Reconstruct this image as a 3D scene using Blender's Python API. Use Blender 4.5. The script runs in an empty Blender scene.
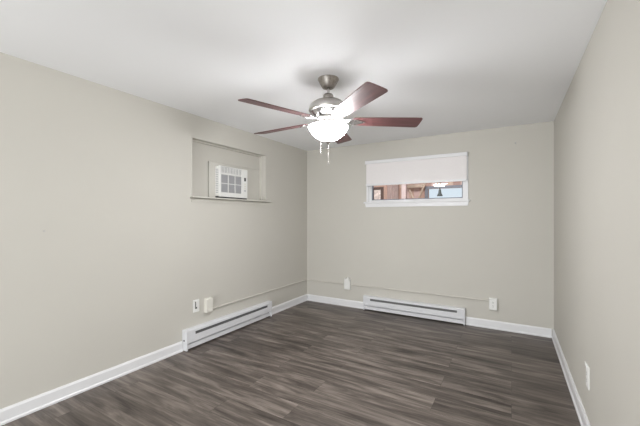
import bpy, bmesh, math, random
from mathutils import Vector, Matrix
random.seed(4)
scene = bpy.context.scene
C = scene.collection
PI = math.pi

# ---------------------------------------------------------------- dimensions
XL, XR, YB, YF, H = -2.650, 0.378, 4.122, -3.6, 2.24   # inner faces of the room
WT = 0.16                                               # wall thickness
CAM_Z = 1.248
FX, FY = -1.136, 2.05                                   # ceiling fan axis

# ---------------------------------------------------------------- camera
cam = bpy.data.cameras.new('camera')
cam_o = bpy.data.objects.new('camera', cam)
C.objects.link(cam_o)
cam_o.location = (0, 0, CAM_Z)
cam_o.rotation_euler = (PI / 2, 0, math.radians(30.45))
cam.sensor_width = 36.0
cam.sensor_fit = 'HORIZONTAL'
cam.lens = 325.7 / 640 * 36.0
cam.shift_y = 4 / 640
cam.clip_start = 0.02
scene.camera = cam_o

# ---------------------------------------------------------------- view, world, large lights
scene.view_settings.view_transform = 'Standard'
scene.view_settings.look = 'None'
scene.view_settings.gamma = 1.0
scene.view_settings.use_curve_mapping = False
scene.view_settings.exposure = 0.02

world = bpy.data.worlds.new('sky')
scene.world = world
world.use_nodes = True
wn = world.node_tree.nodes
wn['Background'].inputs['Color'].default_value = (0.80, 0.90, 1.0, 1)
wn['Background'].inputs['Strength'].default_value = 1.0


def area_light(name, loc, aim, sx, sy, power, color):
    l = bpy.data.lights.new(name, 'AREA')
    l.shape = 'RECTANGLE'
    l.size, l.size_y, l.energy, l.color = sx, sy, power, color
    o = bpy.data.objects.new(name, l)
    C.objects.link(o)
    o.location = loc
    o.rotation_euler = (Vector(aim) - Vector(loc)).to_track_quat('-Z', 'Y').to_euler()
    return o


area_light('rear_fill_light', (-0.55, -3.4, 1.25), (-1.75, 3.6, 1.15), 1.7, 1.9, 62, (0.96, 0.985, 1.0))  # added fill behind the camera, no lamp of the room
area_light('bounce_fill_light', (-1.0, -2.0, 0.40), (-0.7, 2.9, 2.24), 2.4, 1.4, 74, (0.96, 0.985, 1.0))  # added unseen fill, aimed up to brighten the ceiling
area_light('porch_fill_light', (-1.9, 4.75, 3.0), (-1.9, 7.0, 1.6), 2.5, 0.6, 75, (1.0, 0.95, 0.93))  # added area fill so the porch reads bright, no fixture there


# ---------------------------------------------------------------- materials
def mat(name, color, rough=0.5, metal=0.0, spec=0.5, bump=None, emit=None, estr=0.0):
    m = bpy.data.materials.new(name)
    m.use_nodes = True
    nt = m.node_tree
    b = nt.nodes['Principled BSDF']
    b.inputs['Base Color'].default_value = (*color, 1)
    b.inputs['Roughness'].default_value = rough
    b.inputs['Metallic'].default_value = metal
    b.inputs['Specular IOR Level'].default_value = spec
    if emit:
        b.inputs['Emission Color'].default_value = (*emit, 1)
        b.inputs['Emission Strength'].default_value = estr
    # every material gets a faint procedural variation of its own colour
    tc = nt.nodes.new('ShaderNodeTexCoord')
    nz = nt.nodes.new('ShaderNodeTexNoise')
    sc, var, bs = bump or (40.0, 0.02, 0.0)
    nz.inputs['Scale'].default_value = sc
    nz.inputs['Detail'].default_value = 4
    nt.links.new(tc.outputs['Object'], nz.inputs['Vector'])
    rp = nt.nodes.new('ShaderNodeValToRGB')
    rp.color_ramp.elements[0].position = 0.3
    rp.color_ramp.elements[1].position = 0.7
    rp.color_ramp.elements[0].color = (*[c * (1 - var) for c in color], 1)
    rp.color_ramp.elements[1].color = (*[min(1, c * (1 + var)) for c in color], 1)
    nt.links.new(nz.outputs['Fac'], rp.inputs['Fac'])
    nt.links.new(rp.outputs['Color'], b.inputs['Base Color'])
    if bs > 0:
        bp = nt.nodes.new('ShaderNodeBump')
        bp.inputs['Strength'].default_value = bs
        bp.inputs['Distance'].default_value = 0.002
        n2 = nt.nodes.new('ShaderNodeTexNoise')
        n2.inputs['Scale'].default_value = 220
        nt.links.new(tc.outputs['Object'], n2.inputs['Vector'])
        nt.links.new(n2.outputs['Fac'], bp.inputs['Height'])
        nt.links.new(bp.outputs['Normal'], b.inputs['Normal'])
    return m


M = {}
M['wall'] = mat('greige_wall_paint', (0.590, 0.570, 0.522), 0.75, spec=0.25, bump=(1.3, 0.015, 0.10))
M['ceiling'] = mat('white_ceiling_paint', (0.92, 0.925, 0.94), 0.9, spec=0.1, bump=(1.1, 0.008, 0.10))
M['trim'] = mat('white_gloss_trim', (0.79, 0.79, 0.805), 0.35, bump=(8, 0.01, 0.0))
M['board'] = mat('cream_painted_board', (0.620, 0.603, 0.553), 0.6, spec=0.3, bump=(3, 0.02, 0.05))
M['shade'] = mat('white_shade_fabric', (0.83, 0.80, 0.80), 0.9, spec=0.1, bump=(60, 0.01, 0.05),)
M['enamel'] = mat('white_heater_enamel', (0.73, 0.735, 0.76), 0.35)
M['slot'] = mat('grey_heater_fins', (0.17, 0.17, 0.17), 0.6)
M['plastic'] = mat('white_plastic', (0.82, 0.82, 0.80), 0.4)
M['cream_plastic'] = mat('cream_plastic', (0.74, 0.72, 0.66), 0.4)
M['raceway'] = mat('painted_raceway', (0.62, 0.595, 0.545), 0.5)
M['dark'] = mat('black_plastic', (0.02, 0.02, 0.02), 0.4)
M['grey'] = mat('grey_grille', (0.46, 0.46, 0.48), 0.5)
M['nickel'] = mat('brushed_nickel', (0.60, 0.58, 0.56), 0.30, metal=1.0, bump=(90, 0.04, 0.0))
M['canopy'] = mat('textured_nickel', (0.36, 0.335, 0.31), 0.34, metal=1.0, bump=(70, 0.25, 0.4))
M['chrome'] = mat('polished_nickel', (0.62, 0.61, 0.61), 0.22, metal=1.0)
M['bowl'] = mat('frosted_glass_bowl', (0.92, 0.92, 0.90), 0.3, emit=(0.985, 0.99, 1.0), estr=118)
M['bowl_inside'] = mat('frosted_glass_inner_face', (0.92, 0.92, 0.90), 0.3, emit=(0.985, 0.99, 1.0), estr=0.7)
M['screw'] = mat('dark_screw', (0.08, 0.07, 0.07), 0.4, metal=0.8)
M['fob'] = mat('pale_fob', (0.30, 0.28, 0.27), 0.6)


def blade_material():
    m = bpy.data.materials.new('cherry_blade_wood')
    m.use_nodes = True
    nt = m.node_tree
    b = nt.nodes['Principled BSDF']
    tc = nt.nodes.new('ShaderNodeTexCoord')
    mp = nt.nodes.new('ShaderNodeMapping')
    mp.inputs['Scale'].default_value = (2.0, 30.0, 30.0)
    nz = nt.nodes.new('ShaderNodeTexNoise')
    nz.inputs['Scale'].default_value = 2.0
    nz.inputs['Detail'].default_value = 6
    rp = nt.nodes.new('ShaderNodeValToRGB')
    rp.color_ramp.elements[0].position = 0.3
    rp.color_ramp.elements[1].position = 0.72
    rp.color_ramp.elements[0].color = (0.075, 0.024, 0.025, 1)
    rp.color_ramp.elements[1].color = (0.150, 0.050, 0.050, 1)
    nt.links.new(tc.outputs['Object'], mp.inputs['Vector'])
    nt.links.new(mp.outputs['Vector'], nz.inputs['Vector'])
    nt.links.new(nz.outputs['Fac'], rp.inputs['Fac'])
    nt.links.new(rp.outputs['Color'], b.inputs['Base Color'])
    b.inputs['Roughness'].default_value = 0.52
    b.inputs['Specular IOR Level'].default_value = 1.0
    return m


def floor_material():
    m = bpy.data.materials.new('dark_vinyl_planks')
    m.use_nodes = True
    nt = m.node_tree
    L = nt.links.new
    b = nt.nodes['Principled BSDF']
    tc = nt.nodes.new('ShaderNodeTexCoord')
    br = nt.nodes.new('ShaderNodeTexBrick')
    br.inputs['Scale'].default_value = 1.0
    br.inputs['Brick Width'].default_value = 1.22
    br.inputs['Row Height'].default_value = 0.18
    br.inputs['Mortar Size'].default_value = 0.0007
    br.inputs['Mortar Smooth'].default_value = 0.2
    br.inputs['Bias'].default_value = 0.0
    br.offset = 0.37
    br.inputs['Color1'].default_value = (0.0, 0.0, 0.0, 1)
    br.inputs['Color2'].default_value = (1, 1, 1, 1)
    br.inputs['Mortar'].default_value = (0.5, 0.5, 0.5, 1)
    L(tc.outputs['Object'], br.inputs['Vector'])
    # shift the grain of each plank by its own random value
    sep = nt.nodes.new('ShaderNodeSeparateXYZ')
    L(tc.outputs['Object'], sep.inputs['Vector'])
    ma = nt.nodes.new('ShaderNodeMath')
    ma.operation = 'MULTIPLY'
    ma.inputs[1].default_value = 17.0
    L(br.outputs['Color'], ma.inputs[0])
    cmb = nt.nodes.new('ShaderNodeCombineXYZ')
    L(sep.outputs['X'], cmb.inputs['X'])
    L(sep.outputs['Y'], cmb.inputs['Y'])
    L(ma.outputs[0], cmb.inputs['Z'])

    def grain(sx, sy, scale, detail, dist=0.0):
        mp = nt.nodes.new('ShaderNodeMapping')
        mp.inputs['Scale'].default_value = (sx, sy, 1.0)
        L(cmb.outputs[0], mp.inputs['Vector'])
        n = nt.nodes.new('ShaderNodeTexNoise')
        n.inputs['Scale'].default_value = scale
        n.inputs['Detail'].default_value = detail
        n.inputs['Distortion'].default_value = dist
        n.inputs['Roughness'].default_value = 0.6
        L(mp.outputs[0], n.inputs['Vector'])
        return n
    g1 = grain(1.1, 9.0, 1.6, 5, 0.6)      # broad streaks
    g2 = grain(2.5, 60.0, 1.4, 4)          # fine grain
    g3 = grain(1.0, 1.0, 1.2, 2)           # cloudy wear
    r1 = nt.nodes.new('ShaderNodeValToRGB')
    e = r1.color_ramp.elements
    e[0].position, e[0].color = 0.28, (0.042, 0.033, 0.028, 1)
    e[1].position, e[1].color = 0.74, (0.255, 0.218, 0.190, 1)
    x = r1.color_ramp.elements.new(0.5)
    x.color = (0.118, 0.097, 0.084, 1)

    def mix(a, bb, f):
        mm = nt.nodes.new('ShaderNodeMath')
        mm.operation = 'MULTIPLY_ADD'
        L(a, mm.inputs[0])
        mm.inputs[1].default_value = f
        L(bb, mm.inputs[2])
        return mm.outputs[0]
    off = nt.nodes.new('ShaderNodeMath')
    off.operation = 'ADD'
    off.inputs[1].default_value = -0.34
    L(g1.outputs['Fac'], off.inputs[0])
    v = mix(g2.outputs['Fac'], off.outputs[0], 0.40)
    v = mix(g3.outputs['Fac'], v, 0.22)
    v = mix(br.outputs['Color'], v, 0.07)
    L(v, r1.inputs['Fac'])
    mo = nt.nodes.new('ShaderNodeMixRGB')
    mo.inputs['Color2'].default_value = (0.03, 0.024, 0.021, 1)
    L(br.outputs['Fac'], mo.inputs['Fac'])
    L(r1.outputs['Color'], mo.inputs['Color1'])
    L(mo.outputs['Color'], b.inputs['Base Color'])
    b.inputs['Roughness'].default_value = 0.42
    b.inputs['Specular IOR Level'].default_value = 0.4
    bp = nt.nodes.new('ShaderNodeBump')
    bp.inputs['Strength'].default_value = 0.15
    bp.inputs['Distance'].default_value = 0.002
    L(g2.outputs['Fac'], bp.inputs['Height'])
    L(bp.outputs['Normal'], b.inputs['Normal'])
    return m


def porch_wood_material():
    m = bpy.data.materials.new('reddish_porch_boards')
    m.use_nodes = True
    nt = m.node_tree
    L = nt.links.new
    b = nt.nodes['Principled BSDF']
    tc = nt.nodes.new('ShaderNodeTexCoord')
    mp = nt.nodes.new('ShaderNodeMapping')
    mp.inputs['Scale'].default_value = (1.0, 0.0, 0.0)
    n = nt.nodes.new('ShaderNodeTexVoronoi')
    n.voronoi_dimensions = '1D'
    sep = nt.nodes.new('ShaderNodeSeparateXYZ')
    L(tc.outputs['Object'], sep.inputs[0])
    L(sep.outputs['X'], n.inputs['W'])
    n.inputs['Scale'].default_value = 9.0
    rp = nt.nodes.new('ShaderNodeValToRGB')
    rp.color_ramp.interpolation = 'CONSTANT'
    e = rp.color_ramp.elements
    e[0].position, e[0].color = 0.0, (0.50, 0.33, 0.27, 1)
    e[1].position, e[1].color = 0.8, (0.68, 0.52, 0.48, 1)
    for p, c in ((0.2, (0.58, 0.43, 0.33)), (0.4, (0.40, 0.25, 0.21)), (0.6, (0.56, 0.40, 0.38))):
        x = e.new(p)
        x.color = (*c, 1)
    sp = nt.nodes.new('ShaderNodeSeparateColor')
    L(n.outputs['Color'], sp.inputs[0])
    L(sp.outputs[0], rp.inputs['Fac'])
    L(rp.outputs['Color'], b.inputs['Base Color'])
    b.inputs['Roughness'].default_value = 0.6
    return m


def glass_material():
    m = bpy.data.materials.new('window_glass')
    m.use_nodes = True
    nt = m.node_tree
    for n in list(nt.nodes):
        if n.type == 'BSDF_PRINCIPLED':
            nt.nodes.remove(n)
    out = [n for n in nt.nodes if n.type == 'OUTPUT_MATERIAL'][0]
    tr = nt.nodes.new('ShaderNodeBsdfTransparent')
    tr.inputs['Color'].default_value = (0.95, 0.96, 0.96, 1)
    gl = nt.nodes.new('ShaderNodeBsdfGlossy')
    gl.inputs['Roughness'].default_value = 0.02
    fr = nt.nodes.new('ShaderNodeFresnel')
    fr.inputs['IOR'].default_value = 1.45
    mx = nt.nodes.new('ShaderNodeMixShader')
    nt.links.new(fr.outputs[0], mx.inputs[0])
    nt.links.new(tr.outputs[0], mx.inputs[1])
    nt.links.new(gl.outputs[0], mx.inputs[2])
    nt.links.new(mx.outputs[0], out.inputs[0])
    return m


M['blade'] = blade_material()
M['floor'] = floor_material()
M['porch'] = porch_wood_material()
M['glass'] = glass_material()
M['post'] = mat('pale_post_paint', (0.62, 0.52, 0.52), 0.6)
M['curtain'] = mat('pale_pink_curtain', (0.86, 0.74, 0.72), 0.9, bump=(20, 0.06, 0.0))
M['brown'] = mat('dark_brown_wood', (0.09, 0.05, 0.04), 0.6, bump=(20, 0.2, 0.0))
M['tan'] = mat('tan_timber', (0.44, 0.35, 0.28), 0.6, bump=(20, 0.15, 0.0))
M['slate'] = mat('slate_window_frame', (0.20, 0.22, 0.27), 0.5)
M['bell'] = mat('grey_green_metal', (0.06, 0.08, 0.085), 0.6)
M['print'] = mat('pink_patterned_print', (0.78, 0.66, 0.63), 0.7, bump=(28, 0.35, 0.0))


# ---------------------------------------------------------------- helpers
def obj(name, bm, m, parent=None, smooth=False):
    me = bpy.data.meshes.new(name)
    bmesh.ops.recalc_face_normals(bm, faces=bm.faces)
    bm.to_mesh(me)
    bm.free()
    for mm in (m if isinstance(m, (list, tuple)) else [m]):
        me.materials.append(mm)
    if smooth:
        for p in me.polygons:
            p.use_smooth = True
        try:
            me.set_sharp_from_angle(angle=math.radians(40))
        except Exception:
            pass
    o = bpy.data.objects.new(name, me)
    C.objects.link(o)
    if parent:
        o.parent = parent
    return o


def box(bm, x0, x1, y0, y1, z0, z1, bevel=0.0, seg=2, mi=0):
    vs = [bm.verts.new((x, y, z)) for x in (x0, x1) for y in (y0, y1) for z in (z0, z1)]
    idx = [(0, 1, 3, 2), (4, 6, 7, 5), (0, 4, 5, 1), (2, 3, 7, 6), (0, 2, 6, 4), (1, 5, 7, 3)]
    fs = [bm.faces.new([vs[i] for i in f]) for f in idx]
    for f in fs:
        f.material_index = mi
    if bevel > 0:
        es = list({e for f in fs for e in f.edges})
        bmesh.ops.bevel(bm, geom=es, offset=bevel, segments=seg, profile=0.5, affect='EDGES')
    return bm


def B(*a, **k):
    return box(bmesh.new(), *a, **k)


def prism(bm, pts, axis, a0, a1):
    """extrude a 2D outline along an axis ('x': pts are (y,z); 'y': (x,z); 'z': (x,y))"""
    def p3(p, a):
        return {'x': (a, p[0], p[1]), 'y': (p[0], a, p[1]), 'z': (p[0], p[1], a)}[axis]
    lo = [bm.verts.new(p3(p, a0)) for p in pts]
    hi = [bm.verts.new(p3(p, a1)) for p in pts]
    n = len(pts)
    bm.faces.new(lo)
    bm.faces.new(hi[::-1])
    for i in range(n):
        bm.faces.new((lo[i], lo[(i + 1) % n], hi[(i + 1) % n], hi[i]))
    return bm


def lathe(bm, prof, seg=48, cx=0, cy=0, caps=True):
    rings = []
    for r, z in prof:
        rings.append([bm.verts.new((cx + r * math.cos(2 * PI * i / seg), cy + r * math.sin(2 * PI * i / seg), z)) for i in range(seg)])
    for a, b in zip(rings, rings[1:]):
        for i in range(seg):
            bm.faces.new((a[i], a[(i + 1) % seg], b[(i + 1) % seg], b[i]))
    if caps:
        bm.faces.new(rings[0])
        bm.faces.new(rings[-1][::-1])
    return bm


def tube(bm, pts, r, seg=8):
    pts = [Vector(p) for p in pts]
    rings = []
    for i, p in enumerate(pts):
        d = (pts[min(i + 1, len(pts) - 1)] - pts[max(i - 1, 0)]).normalized()
        u = d.orthogonal().normalized() if abs(d.z) < 0.95 else d.cross(Vector((1, 0, 0))).normalized()
        v = d.cross(u)
        rings.append([bm.verts.new(p + r * (math.cos(2 * PI * k / seg) * u + math.sin(2 * PI * k / seg) * v)) for k in range(seg)])
    for a, b in zip(rings, rings[1:]):
        for k in range(seg):
            bm.faces.new((a[k], a[(k + 1) % seg], b[(k + 1) % seg], b[k]))
    bm.faces.new(rings[0])
    bm.faces.new(rings[-1][::-1])
    return bm


def ball(bm, c, r, seg=16):
    bmesh.ops.create_uvsphere(bm, u_segments=seg, v_segments=seg // 2, radius=r, matrix=Matrix.Translation(c))
    return bm


def thing(name, label, cat, loc=(0, 0, 0), rotz=0.0, group=None):
    o = bpy.data.objects.new(name, None)
    o.empty_display_size = 0.1
    C.objects.link(o)
    o.location = loc
    o.rotation_euler = (0, 0, rotz)
    return tag(o, label, cat, group)


def tag(o, label, cat, group=None):
    o['label'] = label
    o['category'] = cat
    if group:
        o['group'] = group
    return o


def struct(name, bm, m, parent=None, smooth=False, label=None):
    o = obj(name, bm, m, parent, smooth)
    if not parent:
        o['kind'] = 'structure'
    if label:
        o['label'] = label
    return o


# ================================================================= THE ROOM
struct('floor', B(XL - WT, XR + WT, YF - WT, YB, -0.10, 0.0), M['floor'], label='dark grey brown vinyl plank floor')
struct('ceiling', B(XL - WT, XR + WT, YF - WT, YB + WT, H, H + 0.12), M['ceiling'], label='smooth white painted ceiling')
struct('wall_right', B(XR, XR + WT, YF, YB, 0, H), M['wall'], label='plain greige wall on the right')
struct('wall_rear', B(XL, XR, YF - WT, YF, 0, H), M['wall'], label='greige wall behind the viewer')

# left wall around the niche opening
NY0, NY1, NZ0, NZ1, ND = 2.080, 3.164, 1.432, 2.013, 0.125
bm = bmesh.new()
box(bm, XL - WT, XL, YF, NY0, 0, H)
box(bm, XL - WT, XL, NY1, YB, 0, H)
box(bm, XL - WT, XL, NY0, NY1, 0, NZ0)
box(bm, XL - WT, XL, NY0, NY1, NZ1, H)
box(bm, XL - WT, XL - ND, NY0, NY1, NZ0, NZ1)
struct('wall_left', bm, M['wall'], label='greige wall on the left with a shallow window niche')

# back wall around the window opening
WX0, WX1, WZ0, WZ1 = -1.668, -0.452, 1.440, 1.965
bm = bmesh.new()
box(bm, XL - WT, WX0, YB, YB + WT, 0, H)
box(bm, WX1, XR + WT, YB, YB + WT, 0, H)
box(bm, WX0, WX1, YB, YB + WT, 0, WZ0)
box(bm, WX0, WX1, YB, YB + WT, WZ1, H)
struct('wall_back', bm, M['wall'], label='greige far wall with a small high window')

# niche: stop bead round the top and sides, sill with nosing and apron, boarded panel
bm = bmesh.new()
for y0, y1, z0, z1 in ((NY1 - 0.012, NY1, NZ0 + 0.012, NZ1), (NY0, NY0 + 0.012, NZ0 + 0.012, NZ1), (NY0 + 0.012, NY1 - 0.012, NZ1 - 0.012, NZ1)):
    box(bm, XL - ND, XL - 0.062, y0, y1, z0, z1, 0.002)
for y0, y1, z0, z1 in ((NY1, NY1 + 0.012, NZ0 + 0.012, NZ1 + 0.012), (NY0 - 0.012, NY0, NZ0 + 0.012, NZ1 + 0.012), (NY0, NY1, NZ1, NZ1 + 0.012)):
    box(bm, XL, XL + 0.004, y0, y1, z0, z1, 0.001)
struct('trim_niche', bm, M['wall'], label='painted stop bead round the niche opening')
sill = struct('trim_sill', B(XL - ND, XL + 0.055, 2.045, 3.232, 1.434, 1.446, 0.003), M['board'], label='cream painted sill under the niche')
# keep the part inside the wall within the opening
me = sill.data
for v in me.vertices:
    if v.co.x < XL - 0.01:
        v.co.y = min(max(v.co.y, NY0), NY1)
bm = bmesh.new()
prism(bm, [(2.060, 1.432), (3.212, 1.432), (3.198, 1.392), (2.072, 1.392)], 'x', XL, XL + 0.006)
obj('sill_apron', bm, M['wall'], sill)

PX = XL - ND + 0.040            # front of the boarded panel
bm = bmesh.new()                # filler boards behind and around, then the proud board that carries the air conditioner
box(bm, XL - ND, PX - 0.006, NY0 + 0.012, 2.344, 1.446, NZ1 - 0.012)
box(bm, XL - ND, PX - 0.006, 2.344, NY1 - 0.012, 1.836, NZ1 - 0.012)
struct('trim_filler', bm, M['wall'], label='greige filler board at the back of the niche')
panel = struct('trim_panel', B(XL - ND, PX, 2.354, NY1 - 0.012, 1.446, 1.834, 0.003), M['board'], label='cream painted board around the air conditioner')

# baseboards
bb = [(0, 0), (0.020, 0), (0.020, 0.012), (0.014, 0.020), (0.013, 0.078), (0.006, 0.092), (0, 0.092)]
HL0, HL1 = 1.968, 3.215          # left heater span
HB0, HB1 = -1.717, -0.459        # back heater span
bm = bmesh.new()
prism(bm, [(XL + a, z) for a, z in bb], 'y', YF, HL0 - 0.004)
prism(bm, [(XL + a, z) for a, z in bb], 'y', HL1 + 0.004, YB)
struct('baseboard_left', bm, M['trim'], label='white baseboard along the left wall')
bm = bmesh.new()
prism(bm, [(YB - a, z) for a, z in bb], 'x', XL + 0.0205, HB0 - 0.004)
prism(bm, [(YB - a, z) for a, z in bb], 'x', HB1 + 0.004, XR - 0.0205)
struct('baseboard_back', bm, M['trim'], label='white baseboard along the far wall')
bm = bmesh.new()
prism(bm, [(XR - a, z) for a, z in bb], 'y', YF, YB)
struct('baseboard_right', bm, M['trim'], label='white baseboard along the right wall')

# ---------------------------------------------------------------- window
win = thing('window_1', 'small high white framed window in the far wall', 'window')
del win['category']
win['kind'] = 'structure'
GX0, GX1, GZ0, GZ1 = -1.620, -0.492, 1.472, 1.930
bm = bmesh.new()
FY0, FY1 = YB + 0.004, YB + 0.07
box(bm, WX0, GX0, FY0, FY1, WZ0, WZ1, 0.003)
box(bm, GX1, WX1, FY0, FY1, WZ0, WZ1, 0.003)
box(bm, GX0, GX1, FY0, FY1, WZ0, GZ0, 0.003)
box(bm, GX0, GX1, FY0, FY1, GZ1, WZ1, 0.003)
obj('window_frame', bm, M['trim'], win)
bm = bmesh.new()           # casing boards on the wall face
for x0, x1, z0, z1 in ((WX0 - 0.022, WX0 + 0.004, 1.452, 1.965), (WX1 - 0.004, WX1 + 0.022, 1.452, 1.965), (WX0 - 0.022, WX1 + 0.022, 1.965, 1.985)):
    box(bm, x0, x1, YB - 0.012, YB + 0.003, z0, z1, 0.002)
obj('window_casing', bm, M['trim'], win)
bm = bmesh.new()
sy0, sy1 = YB + 0.022, YB + 0.050
g = 0.016
box(bm, GX0, GX0 + 0.010, sy0, sy1, GZ0, GZ1)
box(bm, GX1 - 0.010, GX1, sy0, sy1, GZ0, GZ1)
box(bm, GX0, GX1, sy0, sy1, GZ0, GZ0 + 0.010)
box(bm, GX0, GX1, sy0, sy1, GZ1 - 0.010, GZ1)
obj('sash', bm, M['slate'], win)
obj('pane', B(GX0 + 0.008, GX1 - 0.008, YB + 0.033, YB + 0.037, GZ0 + 0.008, GZ1 - 0.008), M['glass'], win)
obj('window_sill', B(-1.722, -0.410, YB - 0.035, YB + 0.006, 1.430, 1.450, 0.003), M['trim'], win)
bm = bmesh.new()
prism(bm, [(-1.708, 1.430), (-0.424, 1.430), (-0.434, 1.380), (-1.698, 1.380)], 'y', YB - 0.014, YB)
obj('apron', bm, M['trim'], win)


# ================================================================= THE PORCH BEYOND THE WINDOW
PY = 7.0
struct('floor_outside', B(-4.6, 1.2, YB + WT, PY + 0.12, 1.10, 1.20), M['tan'], label='timber porch floor outside the window')
struct('ceiling_outside', B(-4.6, 1.2, YB + WT, PY + 0.12, 3.2, 3.3), M['tan'], label='timber porch ceiling outside the window')
bm = bmesh.new()
ox0, ox1, oz0, oz1 = -1.50, -0.40, 1.30, 1.835
box(bm, -4.6, ox0, PY, PY + 0.1, 1.2, 3.2)
box(bm, ox1, 1.2, PY, PY + 0.1, 1.2, 3.2)
box(bm, ox0, ox1, PY, PY + 0.1, 1.2, oz0)
box(bm, ox0, ox1, PY, PY + 0.1, oz1, 3.2)
box(bm, -4.7, -4.6, YB + WT, PY + 0.1, 1.2, 3.2)
box(bm, 1.2, 1.3, YB + WT, PY + 0.1, 1.2, 3.2)
struct('wall_outside', bm, M['porch'], label='reddish timber board porch wall seen through the window')
w2 = thing('window_2', 'bright porch opening with a slate coloured frame', 'window')
del w2['category']
w2['kind'] = 'structure'
bm = bmesh.new()
box(bm, ox0 - 0.06, ox0, PY - 0.03, PY, oz0 - 0.06, oz1 + 0.05)
box(bm, ox1, ox1 + 0.06, PY - 0.03, PY, oz0 - 0.06, oz1 + 0.05)
box(bm, ox0, ox1, PY - 0.03, PY, oz1, oz1 + 0.05)
box(bm, ox0, ox1, PY - 0.03, PY, oz0 - 0.06, oz0)
obj('window_frame', bm, M['slate'], w2)

p = thing('framed_print', 'dark framed pinkish print on the porch wall at the far left of the window view', 'picture', (-2.60, PY, 1.20))
obj('print', B(-0.085, 0.075, -0.012, 0, 0.15, 0.66), M['print'], p)
bm = bmesh.new()
box(bm, -0.115, -0.085, -0.03, 0, 0.12, 0.72)
box(bm, 0.075, 0.135, -0.03, 0, 0.12, 0.72)
box(bm, -0.085, 0.075, -0.03, 0, 0.66, 0.72)
box(bm, -0.085, 0.075, -0.03, 0, 0.12, 0.15)
obj('frame', bm, M['brown'], p)

# pale curtain hanging in folds
bm = bmesh.new()
n = 28
top, bot = [], []
for i in range(n + 1):
    x = -2.36 + 0.25 * i / n
    y = PY - 0.07 + 0.02 * math.sin(i * 1.35)
    top.append(bm.verts.new((x, y, 3.2)))
    bot.append(bm.verts.new((x, y, 1.25)))
for i in range(n):
    bm.faces.new((top[i], top[i + 1], bot[i + 1], bot[i]))
bmesh.ops.solidify(bm, geom=bm.faces[:], thickness=0.006)
tag(obj('curtain', bm, M['curtain'], smooth=True), 'pale pink curtain hanging against the timber porch wall outside', 'curtain')

tag(obj('porch_post', B(-1.93, -1.84, 6.55, 6.64, 1.2, 3.2, 0.006), M['post']), 'pale square porch post outside, between the curtain and the bright opening', 'post')
bm = bmesh.new()
tube(bm, [(-1.81, 6.7, 1.80), (-1.68, 6.7, 1.52)], 0.022)
tube(bm, [(-1.45, 6.7, 2.02), (-1.66, 6.7, 1.52)], 0.020)
tube(bm, [(-1.67, 6.7, 1.52), (-1.67, 6.7, 1.20)], 0.024)
tag(obj('porch_brace', bm, M['tan'], smooth=True), 'tan forked timber brace outside beside the bright opening', 'brace')
tag(obj('porch_beam', B(-2.05, -1.55, 6.86, 6.94, 1.86, 1.93, 0.004), M['tan']), 'short tan timber beam on the porch wall above the forked brace', 'beam')

t = thing('hanging_bell', 'grey bell hanging on a rod in front of the bright porch opening', 'bell', (-1.085, 6.0, 3.2))
obj('rod', tube(bmesh.new(), [(0, 0, 0), (0, 0, -1.50)], 0.010), M['bell'], t, True)
obj('bell_body', lathe(bmesh.new(), [(0.012, -1.46), (0.020, -1.48), (0.026, -1.53), (0.040, -1.56), (0.050, -1.582), (0.046, -1.584), (0.02, -1.52)], 24), M['bell'], t, True)


# ================================================================= ROLLER SHADE
t = thing('roller_shade', 'white roller shade pulled halfway down over the small high window', 'blind', (-1.06, YB, 1.96))
SX0, SX1 = -1.690 + 1.06, -0.430 + 1.06
obj('cassette', B(SX0 + 0.004, SX1 - 0.010, -0.060, -0.014, -0.006, 0.034, 0.004), M['trim'], t)
for x0 in (SX0, SX1 - 0.010):
    obj('end_cap', B(x0, x0 + (0.004 if x0 == SX0 else 0.010), -0.062, -0.014, -0.010, 0.036, 0.001), M['trim'] if x0 == SX0 else M['grey'], t)
obj('fabric', B(SX0 + 0.010, SX1 - 0.014, -0.040, -0.038, -0.285, -0.006), M['shade'], t)
obj('hem_bar', B(SX0 + 0.008, SX1 - 0.012, -0.052, -0.031, -0.298, -0.272, 0.003), M['trim'], t)


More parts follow.
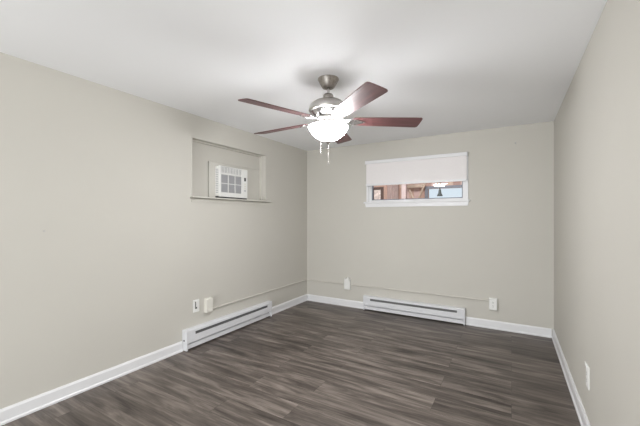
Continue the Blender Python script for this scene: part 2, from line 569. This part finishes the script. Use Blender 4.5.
# ================================================================= BASEBOARD HEATERS
def heater(name, label, loc, rotz, L):
    """local: x along the length (0..L), wall plane y=0, front at y=-D"""
    D = 0.063
    t = thing(name, label, 'heater', loc, rotz, 'electric baseboard heaters')
    e = 0.018
    bm = bmesh.new()
    # top with sloped shoulder, upper front strip, main front panel, lower lip, back plate
    box(bm, e, L - e, -0.004, 0, 0.015, 0.188)
    prism(bm, [(0, 0.192), (-D + 0.012, 0.192), (-D, 0.182), (-D, 0.163), (-D + 0.003, 0.163), (-D + 0.003, 0.181), (-D + 0.013, 0.189), (0, 0.189)], 'x', e, L - e)
    box(bm, e, 0.100, -D, -D + 0.003, 0.070, 0.163)
    box(bm, L - 0.085, L - e, -D, -D + 0.003, 0.070, 0.163)
    box(bm, 0.100, L - 0.085, -D, -D + 0.003, 0.070, 0.136)
    prism(bm, [(-0.004, 0.016), (-D + 0.010, 0.016), (-D + 0.010, 0.058), (-D + 0.013, 0.058), (-D + 0.013, 0.019), (-0.004, 0.019)], 'x', e, L - e)
    obj('housing', bm, M['enamel'], t)
    bm = bmesh.new()
    box(bm, 0.045, L - 0.045, -D + 0.009, -D + 0.012, 0.110, 0.178)
    k = 0
    x = 0.105
    while x < L - 0.09:
        box(bm, x, x + 0.0012, -D + 0.003, -D + 0.009, 0.124, 0.162)
        x += 0.012
    obj('heating_fins', bm, M['slot'], t)
    for x0, x1 in ((0, e), (L - e, L)):
        c = obj('end_cap', B(x0, x1, -D - 0.001, 0, 0.004, 0.194, 0.004), M['enamel'], t)
        if x0 == 0:
            bm = bmesh.new()
            lathe(bm, [(0.008, 0), (0.008, 0.003), (0.006, 0.004)], 16)
            bmesh.ops.rotate(bm, verts=bm.verts, cent=(0, 0, 0), matrix=Matrix.Rotation(-PI / 2, 3, 'Y'))
            bmesh.ops.translate(bm, verts=bm.verts, vec=(0.0, -0.030, 0.098))
            obj('knockout', bm, M['dark'], c)
    return t


# left-wall heater: local x runs along +y, front faces +x
hl = heater('baseboard_heater', 'long white electric baseboard heater on the wall below the air conditioner', (XL, HL0, 0), PI / 2, HL1 - HL0)
hb = heater('baseboard_heater', 'long white electric baseboard heater on the wall below the small window', (HB0, YB, 0), 0, HB1 - HB0)

# ================================================================= RACEWAY, BOXES AND PLATES
RZ0, RZ1 = 0.303, 0.316


bm = bmesh.new()
prism(bm, [(XL, RZ0), (XL + 0.014, RZ0 + 0.001), (XL + 0.016, RZ0 + 0.003), (XL + 0.016, RZ1 - 0.003), (XL + 0.014, RZ1), (XL, RZ1)], 'y', 2.302, YB)
tag(obj('cable_raceway', bm, M['raceway']), 'thin beige cable raceway along the wall above the heater under the air conditioner', 'raceway', 'beige cable raceways')
for x0, x1, lab in ((XL + 0.0165, -2.016, 'short thin beige cable raceway between the room corner and the small white box'),
                    (-1.924, -0.2185, 'long thin beige cable raceway above the heater under the window')):
    bm = bmesh.new()
    prism(bm, [(YB, RZ0), (YB - 0.014, RZ0 + 0.001), (YB - 0.016, RZ0 + 0.003), (YB - 0.016, RZ1 - 0.003), (YB - 0.014, RZ1), (YB, RZ1)], 'x', x0, x1)
    tag(obj('cable_raceway', bm, M['raceway']), lab, 'raceway', 'beige cable raceways')


def receptacles(parent, w, y, zc, sp=0.020):
    """two receptacle faces on a front at local y (facing -y)"""
    for dz in (-sp, sp):
        r = obj('receptacle', B(-0.016, 0.016, y - 0.002, y, zc + dz - 0.014, zc + dz + 0.014, 0.0009), M['plastic'], parent)
        bm = bmesh.new()
        for dx in (-0.006, 0.006):
            box(bm, dx - 0.0012, dx + 0.0012, y - 0.0024, y - 0.0018, zc + dz - 0.001, zc + dz + 0.008)
        box(bm, -0.0025, 0.0025, y - 0.0024, y - 0.0018, zc + dz - 0.010, zc + dz - 0.005)
        obj('slots', bm, M['dark'], r)


# surface box on the left wall, front faces +x
t = thing('junction_box', 'deep cream surface box at the raceway end, beside the slotted wall plate', 'junction box', (XL, 2.260, 0.292), PI / 2)
obj('box_body', B(-0.040, 0.040, -0.036, 0, 0, 0.140, 0.003), M['cream_plastic'], t)
obj('cover', B(-0.037, 0.037, -0.041, -0.036, 0.003, 0.137, 0.002), M['cream_plastic'], t)
obj('screw', lathe(bmesh.new(), [(0.003, 0), (0.003, 0.001)], 12), M['plastic'], t)
s = t.children[-1]
s.rotation_euler = (PI / 2, 0, 0)
s.location = (0, -0.041, 0.07)

# flush plate with a dark slotted insert
t = thing('wall_plate', 'flat white wall plate with a dark slot, left of the deep cream box', 'wall plate', (XL, 2.124, 0.322), PI / 2)
obj('plate', B(-0.036, 0.036, -0.006, 0, 0, 0.122, 0.003), M['plastic'], t)
bm = bmesh.new()
box(bm, -0.014, -0.006, -0.0075, -0.006, 0.034, 0.104)
box(bm, -0.006, 0.006, -0.0075, -0.006, 0.034, 0.050)
obj('slot', bm, M['dark'], t)
obj('rocker', B(-0.005, 0.016, -0.010, -0.0075, 0.052, 0.100, 0.001), M['plastic'], t)

# small box on the back wall near the corner
t = thing('outlet_box', 'small white surface box on the raceway near the far corner', 'outlet box', (-1.970, YB, 0.238))
obj('box_body', B(-0.044, 0.044, -0.032, 0, 0, 0.152, 0.003), M['plastic'], t)
obj('cover', B(-0.040, 0.040, -0.038, -0.032, 0.004, 0.148, 0.002), M['plastic'], t)
obj('plug', B(0.012, 0.040, -0.058, -0.038, 0.118, 0.178, 0.004), M['plastic'], t)

# duplex outlet box at the right end of the raceway
t = thing('outlet_box', 'white double outlet box at the raceway end, nearest the right wall', 'outlet box', (-0.176, YB, 0.215))
obj('box_body', B(-0.040, 0.040, -0.038, 0, 0, 0.130, 0.004), M['plastic'], t)
obj('cover', B(-0.037, 0.037, -0.043, -0.038, 0.004, 0.126, 0.002), M['plastic'], t)
receptacles(t, 0.07, -0.043, 0.065)

# outlet plate on the right wall, front faces -x
t = thing('wall_outlet', 'white outlet plate low on the bare wall nearest the viewer', 'outlet', (XR, 2.375, 0.275), -PI / 2)
obj('plate', B(-0.036, 0.036, -0.006, 0, 0, 0.125, 0.002), M['plastic'], t)
receptacles(t, 0.07, -0.006, 0.062)
bm = bmesh.new()
prism(bm, [(-0.006, 0.098), (-0.012, 0.120), (-0.016, 0.142), (-0.012, 0.144), (-0.004, 0.125), (0, 0.125), (0, 0.1251), (-0.006, 0.1249)], 'x', -0.012, 0.004)
obj('cord_clip', bm, M['plastic'], t)

# nails left in the walls
bm = bmesh.new()
tube(bm, [(0.037, YB + 0.002, 2.046), (0.037, YB - 0.010, 2.049)], 0.0045, 10)
ball(bm, (0.037, YB - 0.011, 2.049), 0.0075, 10)
tag(obj('wall_nail', bm, M['grey'], smooth=True), 'small grey nail head high on the far wall near the right corner', 'nail')
bm = bmesh.new()
tube(bm, [(XL - 0.002, 0.925, 1.155), (XL + 0.005, 0.925, 1.156)], 0.003, 10)
ball(bm, (XL + 0.006, 0.925, 1.156), 0.004, 10)
tag(obj('wall_nail', bm, M['grey'], smooth=True), 'tiny nail head in the bare left wall at mid height', 'nail')

# ================================================================= AIR CONDITIONER
t = thing('air_conditioner', 'white window air conditioner with louvred grille set in the wall niche', 'air conditioner', (PX, 2.650, 1.466), PI / 2)
W2, AH, AD = 0.215, 0.332, 0.064
obj('body', B(-W2, W2, -AD + 0.014, 0, 0.006, AH - 0.004, 0.006), M['plastic'], t)
obj('underside_shade_strip', B(-W2 + 0.006, W2 - 0.006, -AD + 0.006, 0, -0.012, 0.007), M['dark'], t)  # dark strip standing in for the shade under the unit
# front bezel: a plate with the intake opening cut in it
gx0, gx1, gz0, gz1 = -W2 + 0.030, W2 - 0.095, 0.050, 0.240
bm = bmesh.new()
f0, f1 = -AD, -AD + 0.016
box(bm, -W2, gx0, f0, f1, 0, AH, 0.003)
box(bm, gx0 - 0.003, W2, f0, f1, 0, gz0, 0.003)
box(bm, gx1, W2, f0, f1, gz0 - 0.003, AH, 0.003)
box(bm, gx0 - 0.003, gx1 + 0.003, f0, f1, gz1, 0.262, 0.003)
box(bm, gx0 - 0.003, gx1 + 0.003, f0, f1, 0.322, AH, 0.003)
obj('front_panel', bm, M['plastic'], t)
bm = bmesh.new()
box(bm, gx0, gx1, f0 + 0.011, f0 + 0.013, gz0, gz1)
z = gz0 + 0.004
while z < gz1 - 0.003:
    box(bm, gx0, gx1, f0 + 0.005, f0 + 0.010, z, z + 0.0035)
    z += 0.0085
obj('intake_grille', bm, M['grey'], t)
bm = bmesh.new()
w3 = (gx1 - gx0) / 3
for k in (1, 2):
    box(bm, gx0 + k * w3 - 0.005, gx0 + k * w3 + 0.005, f0 + 0.002, f0 + 0.008, gz0, gz1)
box(bm, gx0, gx1, f0 + 0.002, f0 + 0.008, (gz0 + gz1) / 2 - 0.004, (gz0 + gz1) / 2 + 0.004)
obj('grille_bars', bm, M['plastic'], t)
bm = bmesh.new()
box(bm, gx0, gx1, f0 + 0.012, f0 + 0.014, 0.262, 0.322)
obj('outlet_recess', bm, M['grey'], t)
bm = bmesh.new()
for k in range(5):
    z = 0.266 + k * 0.0115
    box(bm, gx0, gx1, f0 + 0.001, f0 + 0.010, z, z + 0.006)
for k in range(1, 7):
    x = gx0 + (gx1 - gx0) * k / 7
    box(bm, x - 0.003, x + 0.003, f0 + 0.0005, f0 + 0.011, 0.262, 0.322)
obj('outlet_louvres', bm, M['plastic'], t)
obj('control_display', B(W2 - 0.056, W2 - 0.030, f0 - 0.003, f0, 0.196, 0.236, 0.0014), M['dark'], t)
for k in range(4):
    obj('button', B(W2 - 0.056 + 0.001, W2 - 0.031, f0 - 0.002, f0, 0.078 + k * 0.026, 0.092 + k * 0.026, 0.0009), M['cream_plastic'] if k else M['grey'], t)
bm = bmesh.new()
for k in range(14):      # vents pressed into the near side of the body
    z = 0.04 + k * 0.019
    box(bm, -W2 - 0.001, -W2 + 0.002, -0.050, -0.012, z, z + 0.008)
obj('side_vents', bm, M['grey'], t)

tag(obj('plastic_strip', B(XL - 0.075, XL - 0.050, 2.175, 2.270, 1.446, 1.4535, 0.002), M['plastic']), 'small flat white strip lying on the niche sill left of the air conditioner', 'strip')

# ================================================================= CEILING FAN
fan = thing('ceiling_fan', 'nickel ceiling fan with five dark cherry blades and a glowing glass bowl', 'ceiling fan', (FX, FY, H))
# all z below are relative to the ceiling
obj('canopy', lathe(bmesh.new(), [(0.075, 0.0), (0.076, -0.006), (0.072, -0.012), (0.062, -0.032), (0.052, -0.050), (0.042, -0.064), (0.034, -0.068), (0.026, -0.068), (0.022, -0.060), (0.012, -0.056)], 48), M['canopy'], fan, True)
obj('downrod', lathe(bmesh.new(), [(0.0105, -0.060), (0.0105, -0.112)], 20), M['chrome'], fan, True)
obj('rod_collar', lathe(bmesh.new(), [(0.014, -0.104), (0.030, -0.110), (0.036, -0.118), (0.037, -0.146), (0.034, -0.150)], 36), M['canopy'], fan, True)
obj('motor_housing', lathe(bmesh.new(), [(0.034, -0.142), (0.060, -0.150), (0.098, -0.165), (0.126, -0.186), (0.139, -0.208), (0.142, -0.226), (0.138, -0.234), (0.128, -0.238)], 64), M['nickel'], fan, True)
obj('motor_bowl', lathe(bmesh.new(), [(0.128, -0.236), (0.116, -0.248), (0.100, -0.262), (0.088, -0.270), (0.060, -0.274)], 64), M['chrome'], fan, True)
obj('flywheel', lathe(bmesh.new(), [(0.060, -0.270), (0.078, -0.276), (0.078, -0.290), (0.055, -0.294)], 48), M['nickel'], fan, True)
obj('switch_housing', lathe(bmesh.new(), [(0.050, -0.290), (0.054, -0.298), (0.054, -0.324), (0.046, -0.334), (0.030, -0.338), (0.006, -0.339)], 40), M['chrome'], fan, True)
obj('centre_rod', lathe(bmesh.new(), [(0.004, -0.330), (0.004, -0.452)], 12), M['chrome'], fan, True)

bowl = bmesh.new()
outer = [(0.010, -0.443), (0.045, -0.439), (0.076, -0.427), (0.102, -0.409), (0.120, -0.389), (0.131, -0.371), (0.139, -0.358), (0.143, -0.350), (0.141, -0.344)]
inner = [(r - 0.005, z + 0.004) for r, z in outer[::-1]]
inner[-1] = (0.006, -0.439)
lathe(bowl, outer + inner, 64, caps=False)
n_out = (len(outer) - 1) * 64
for i, f in enumerate(bowl.faces):
    f.material_index = 0 if i < n_out else 1
obj('glass_bowl', bowl, [M['bowl'], M['bowl_inside']], fan, True)
for k in range(3):      # spring arms that hold the bowl by its rim
    bm = bmesh.new()
    a = 0.5 + k * 2 * PI / 3
    tube(bm, [(0.045 * math.cos(a), 0.045 * math.sin(a), -0.320), (0.100 * math.cos(a), 0.100 * math.sin(a), -0.334), (0.138 * math.cos(a), 0.138 * math.sin(a), -0.345)], 0.002, 8)
    obj('bowl_bracket', bm, M['chrome'], fan, True)
obj('finial', lathe(bmesh.new(), [(0.004, -0.440), (0.021, -0.446), (0.022, -0.451), (0.013, -0.458), (0.008, -0.466), (0.002, -0.469)], 24), M['nickel'], fan, True)

# bulbs inside the bowl
for k in range(3):
    a = 1.2 + k * 2 * PI / 3
    bx_, by_ = 0.068 * math.cos(a), 0.068 * math.sin(a)
    l = bpy.data.lights.new('fan_bulb', 'POINT')
    l.energy = 1.2
    l.color = (0.985, 0.99, 1.0)
    l.shadow_soft_size = 0.028
    o = bpy.data.objects.new('fan_bulb_light', l)
    C.objects.link(o)
    o.parent = fan
    o.location = (bx_, by_, -0.357)

# blade and bracket, built once along +x then copied round
RB0, RB1 = 0.170, 0.674
pts = []
wr, wt = 0.052, 0.069
N = 10
side = []
for i in range(N + 1):
    u = i / N
    w = wr + (wt - wr) * (u ** 0.8)
    side.append((RB0 + 0.03 + (RB1 - 0.045 - RB0) * u, w))
root = [(RB0, 0.030), (RB0 + 0.004, 0.040), (RB0 + 0.014, 0.048)]
tip = [(RB1 - 0.006, 0.064), (RB1 - 0.001, 0.055), (RB1, 0.030)]
upper = root + side + tip
outline = upper + [(x, -y) for x, y in upper[::-1]]
bm = bmesh.new()
prism(bm, outline, 'z', -0.003, 0.003)
es = [e for e in bm.edges if abs(e.verts[0].co.z - e.verts[1].co.z) < 1e-6]
bmesh.ops.bevel(bm, geom=es, offset=0.0012, segments=1, affect='EDGES')
ZB = -0.301
PITCH = math.radians(-12)
blade = obj('blade', bm, M['blade'], fan)
blade.location = (0, 0, ZB)
# bracket: arm sweeping out from the flywheel, forked plate under the blade
bm = bmesh.new()


def strip(bm, path, th):
    """a flat bar following (x, z, half width) points"""
    secs = []
    for i, (x, z, w) in enumerate(path):
        secs.append([bm.verts.new(v) for v in ((x, -w, z), (x, w, z), (x, w, z + th), (x, -w, z + th))])
    for a, b in zip(secs, secs[1:]):
        for k in range(4):
            bm.faces.new((a[k], a[(k + 1) % 4], b[(k + 1) % 4], b[k]))
    bm.faces.new(secs[0])
    bm.faces.new(secs[-1][::-1])


strip(bm, [(0.060, 0.016, 0.020), (0.085, 0.016, 0.016), (0.110, 0.008, 0.012), (0.135, -0.002, 0.012), (0.158, -0.009, 0.018), (0.178, -0.010, 0.032), (0.196, -0.0095, 0.040), (0.212, -0.0090, 0.034), (0.232, -0.0085, 0.020), (0.252, -0.008, 0.013), (0.266, -0.008, 0.007)], 0.0050)
for s in (1, -1):      # scrolls
    tube(bm, [(0.110, s * 0.010, 0.004), (0.130, s * 0.026, -0.004), (0.152, s * 0.036, -0.007), (0.176, s * 0.037, -0.008)], 0.004, 8)
bracket = obj('blade_bracket', bm, M['chrome'], fan, True)
bracket.location = (0, 0, ZB)
bm = bmesh.new()
lathe(bm, [(0.0035, -0.0125), (0.006, -0.011), (0.006, -0.008)], 14)
screw = obj('screw', bm, M['screw'], bracket)
spots = [(0.196, 0.024), (0.196, -0.024), (0.246, 0.0)]
screw.location = (*spots[0], 0)
A0 = math.radians(3.6 + 30.45)
for k in range(5):
    rot = (PITCH, 0, A0 + k * 2 * PI / 5)
    if k == 0:
        b_, br_ = blade, bracket
        first = screw
    else:
        b_, br_ = blade.copy(), bracket.copy()
        for q in (b_, br_):
            C.objects.link(q)
            q.parent = fan
        first = screw.copy()
        C.objects.link(first)
        first.parent = br_
    b_.rotation_euler = rot
    br_.rotation_euler = rot
    for sx, sy in spots[1:]:
        s2 = screw.copy()
        C.objects.link(s2)
        s2.parent = br_
        s2.location = (sx, sy, 0)

# pull chains: one through the finial, one from the switch housing behind the bowl
ca, sa = math.cos(math.radians(30.45)), math.sin(math.radians(30.45))


def chain(lat, dep, z0, z1, starts):
    x, y = lat * ca - dep * sa, lat * sa + dep * ca
    bm = bmesh.new()
    tube(bm, list(starts) + [(x, y, z0), (x, y, z1)], 0.0006, 6)
    z = z0
    while z > z1:
        ball(bm, (x, y, z), 0.0012, 6)
        z -= 0.006
    c = obj('pull_chain', bm, M['fob'], fan, True)
    f = obj('pull_fob', lathe(bmesh.new(), [(0.001, z1 + 0.002), (0.0025, z1 - 0.004), (0.0035, z1 - 0.014), (0.0025, z1 - 0.020), (0.001, z1 - 0.022)], 14, x, y), M['fob'], c, True)


chain(0.0, 0.0, -0.462, -0.590, [])
dx, dy = -0.054 * ca - 0.175 * sa, -0.054 * sa + 0.175 * ca
chain(-0.054, 0.175, -0.345, -0.475, [(dx * 0.3, dy * 0.3, -0.315)])
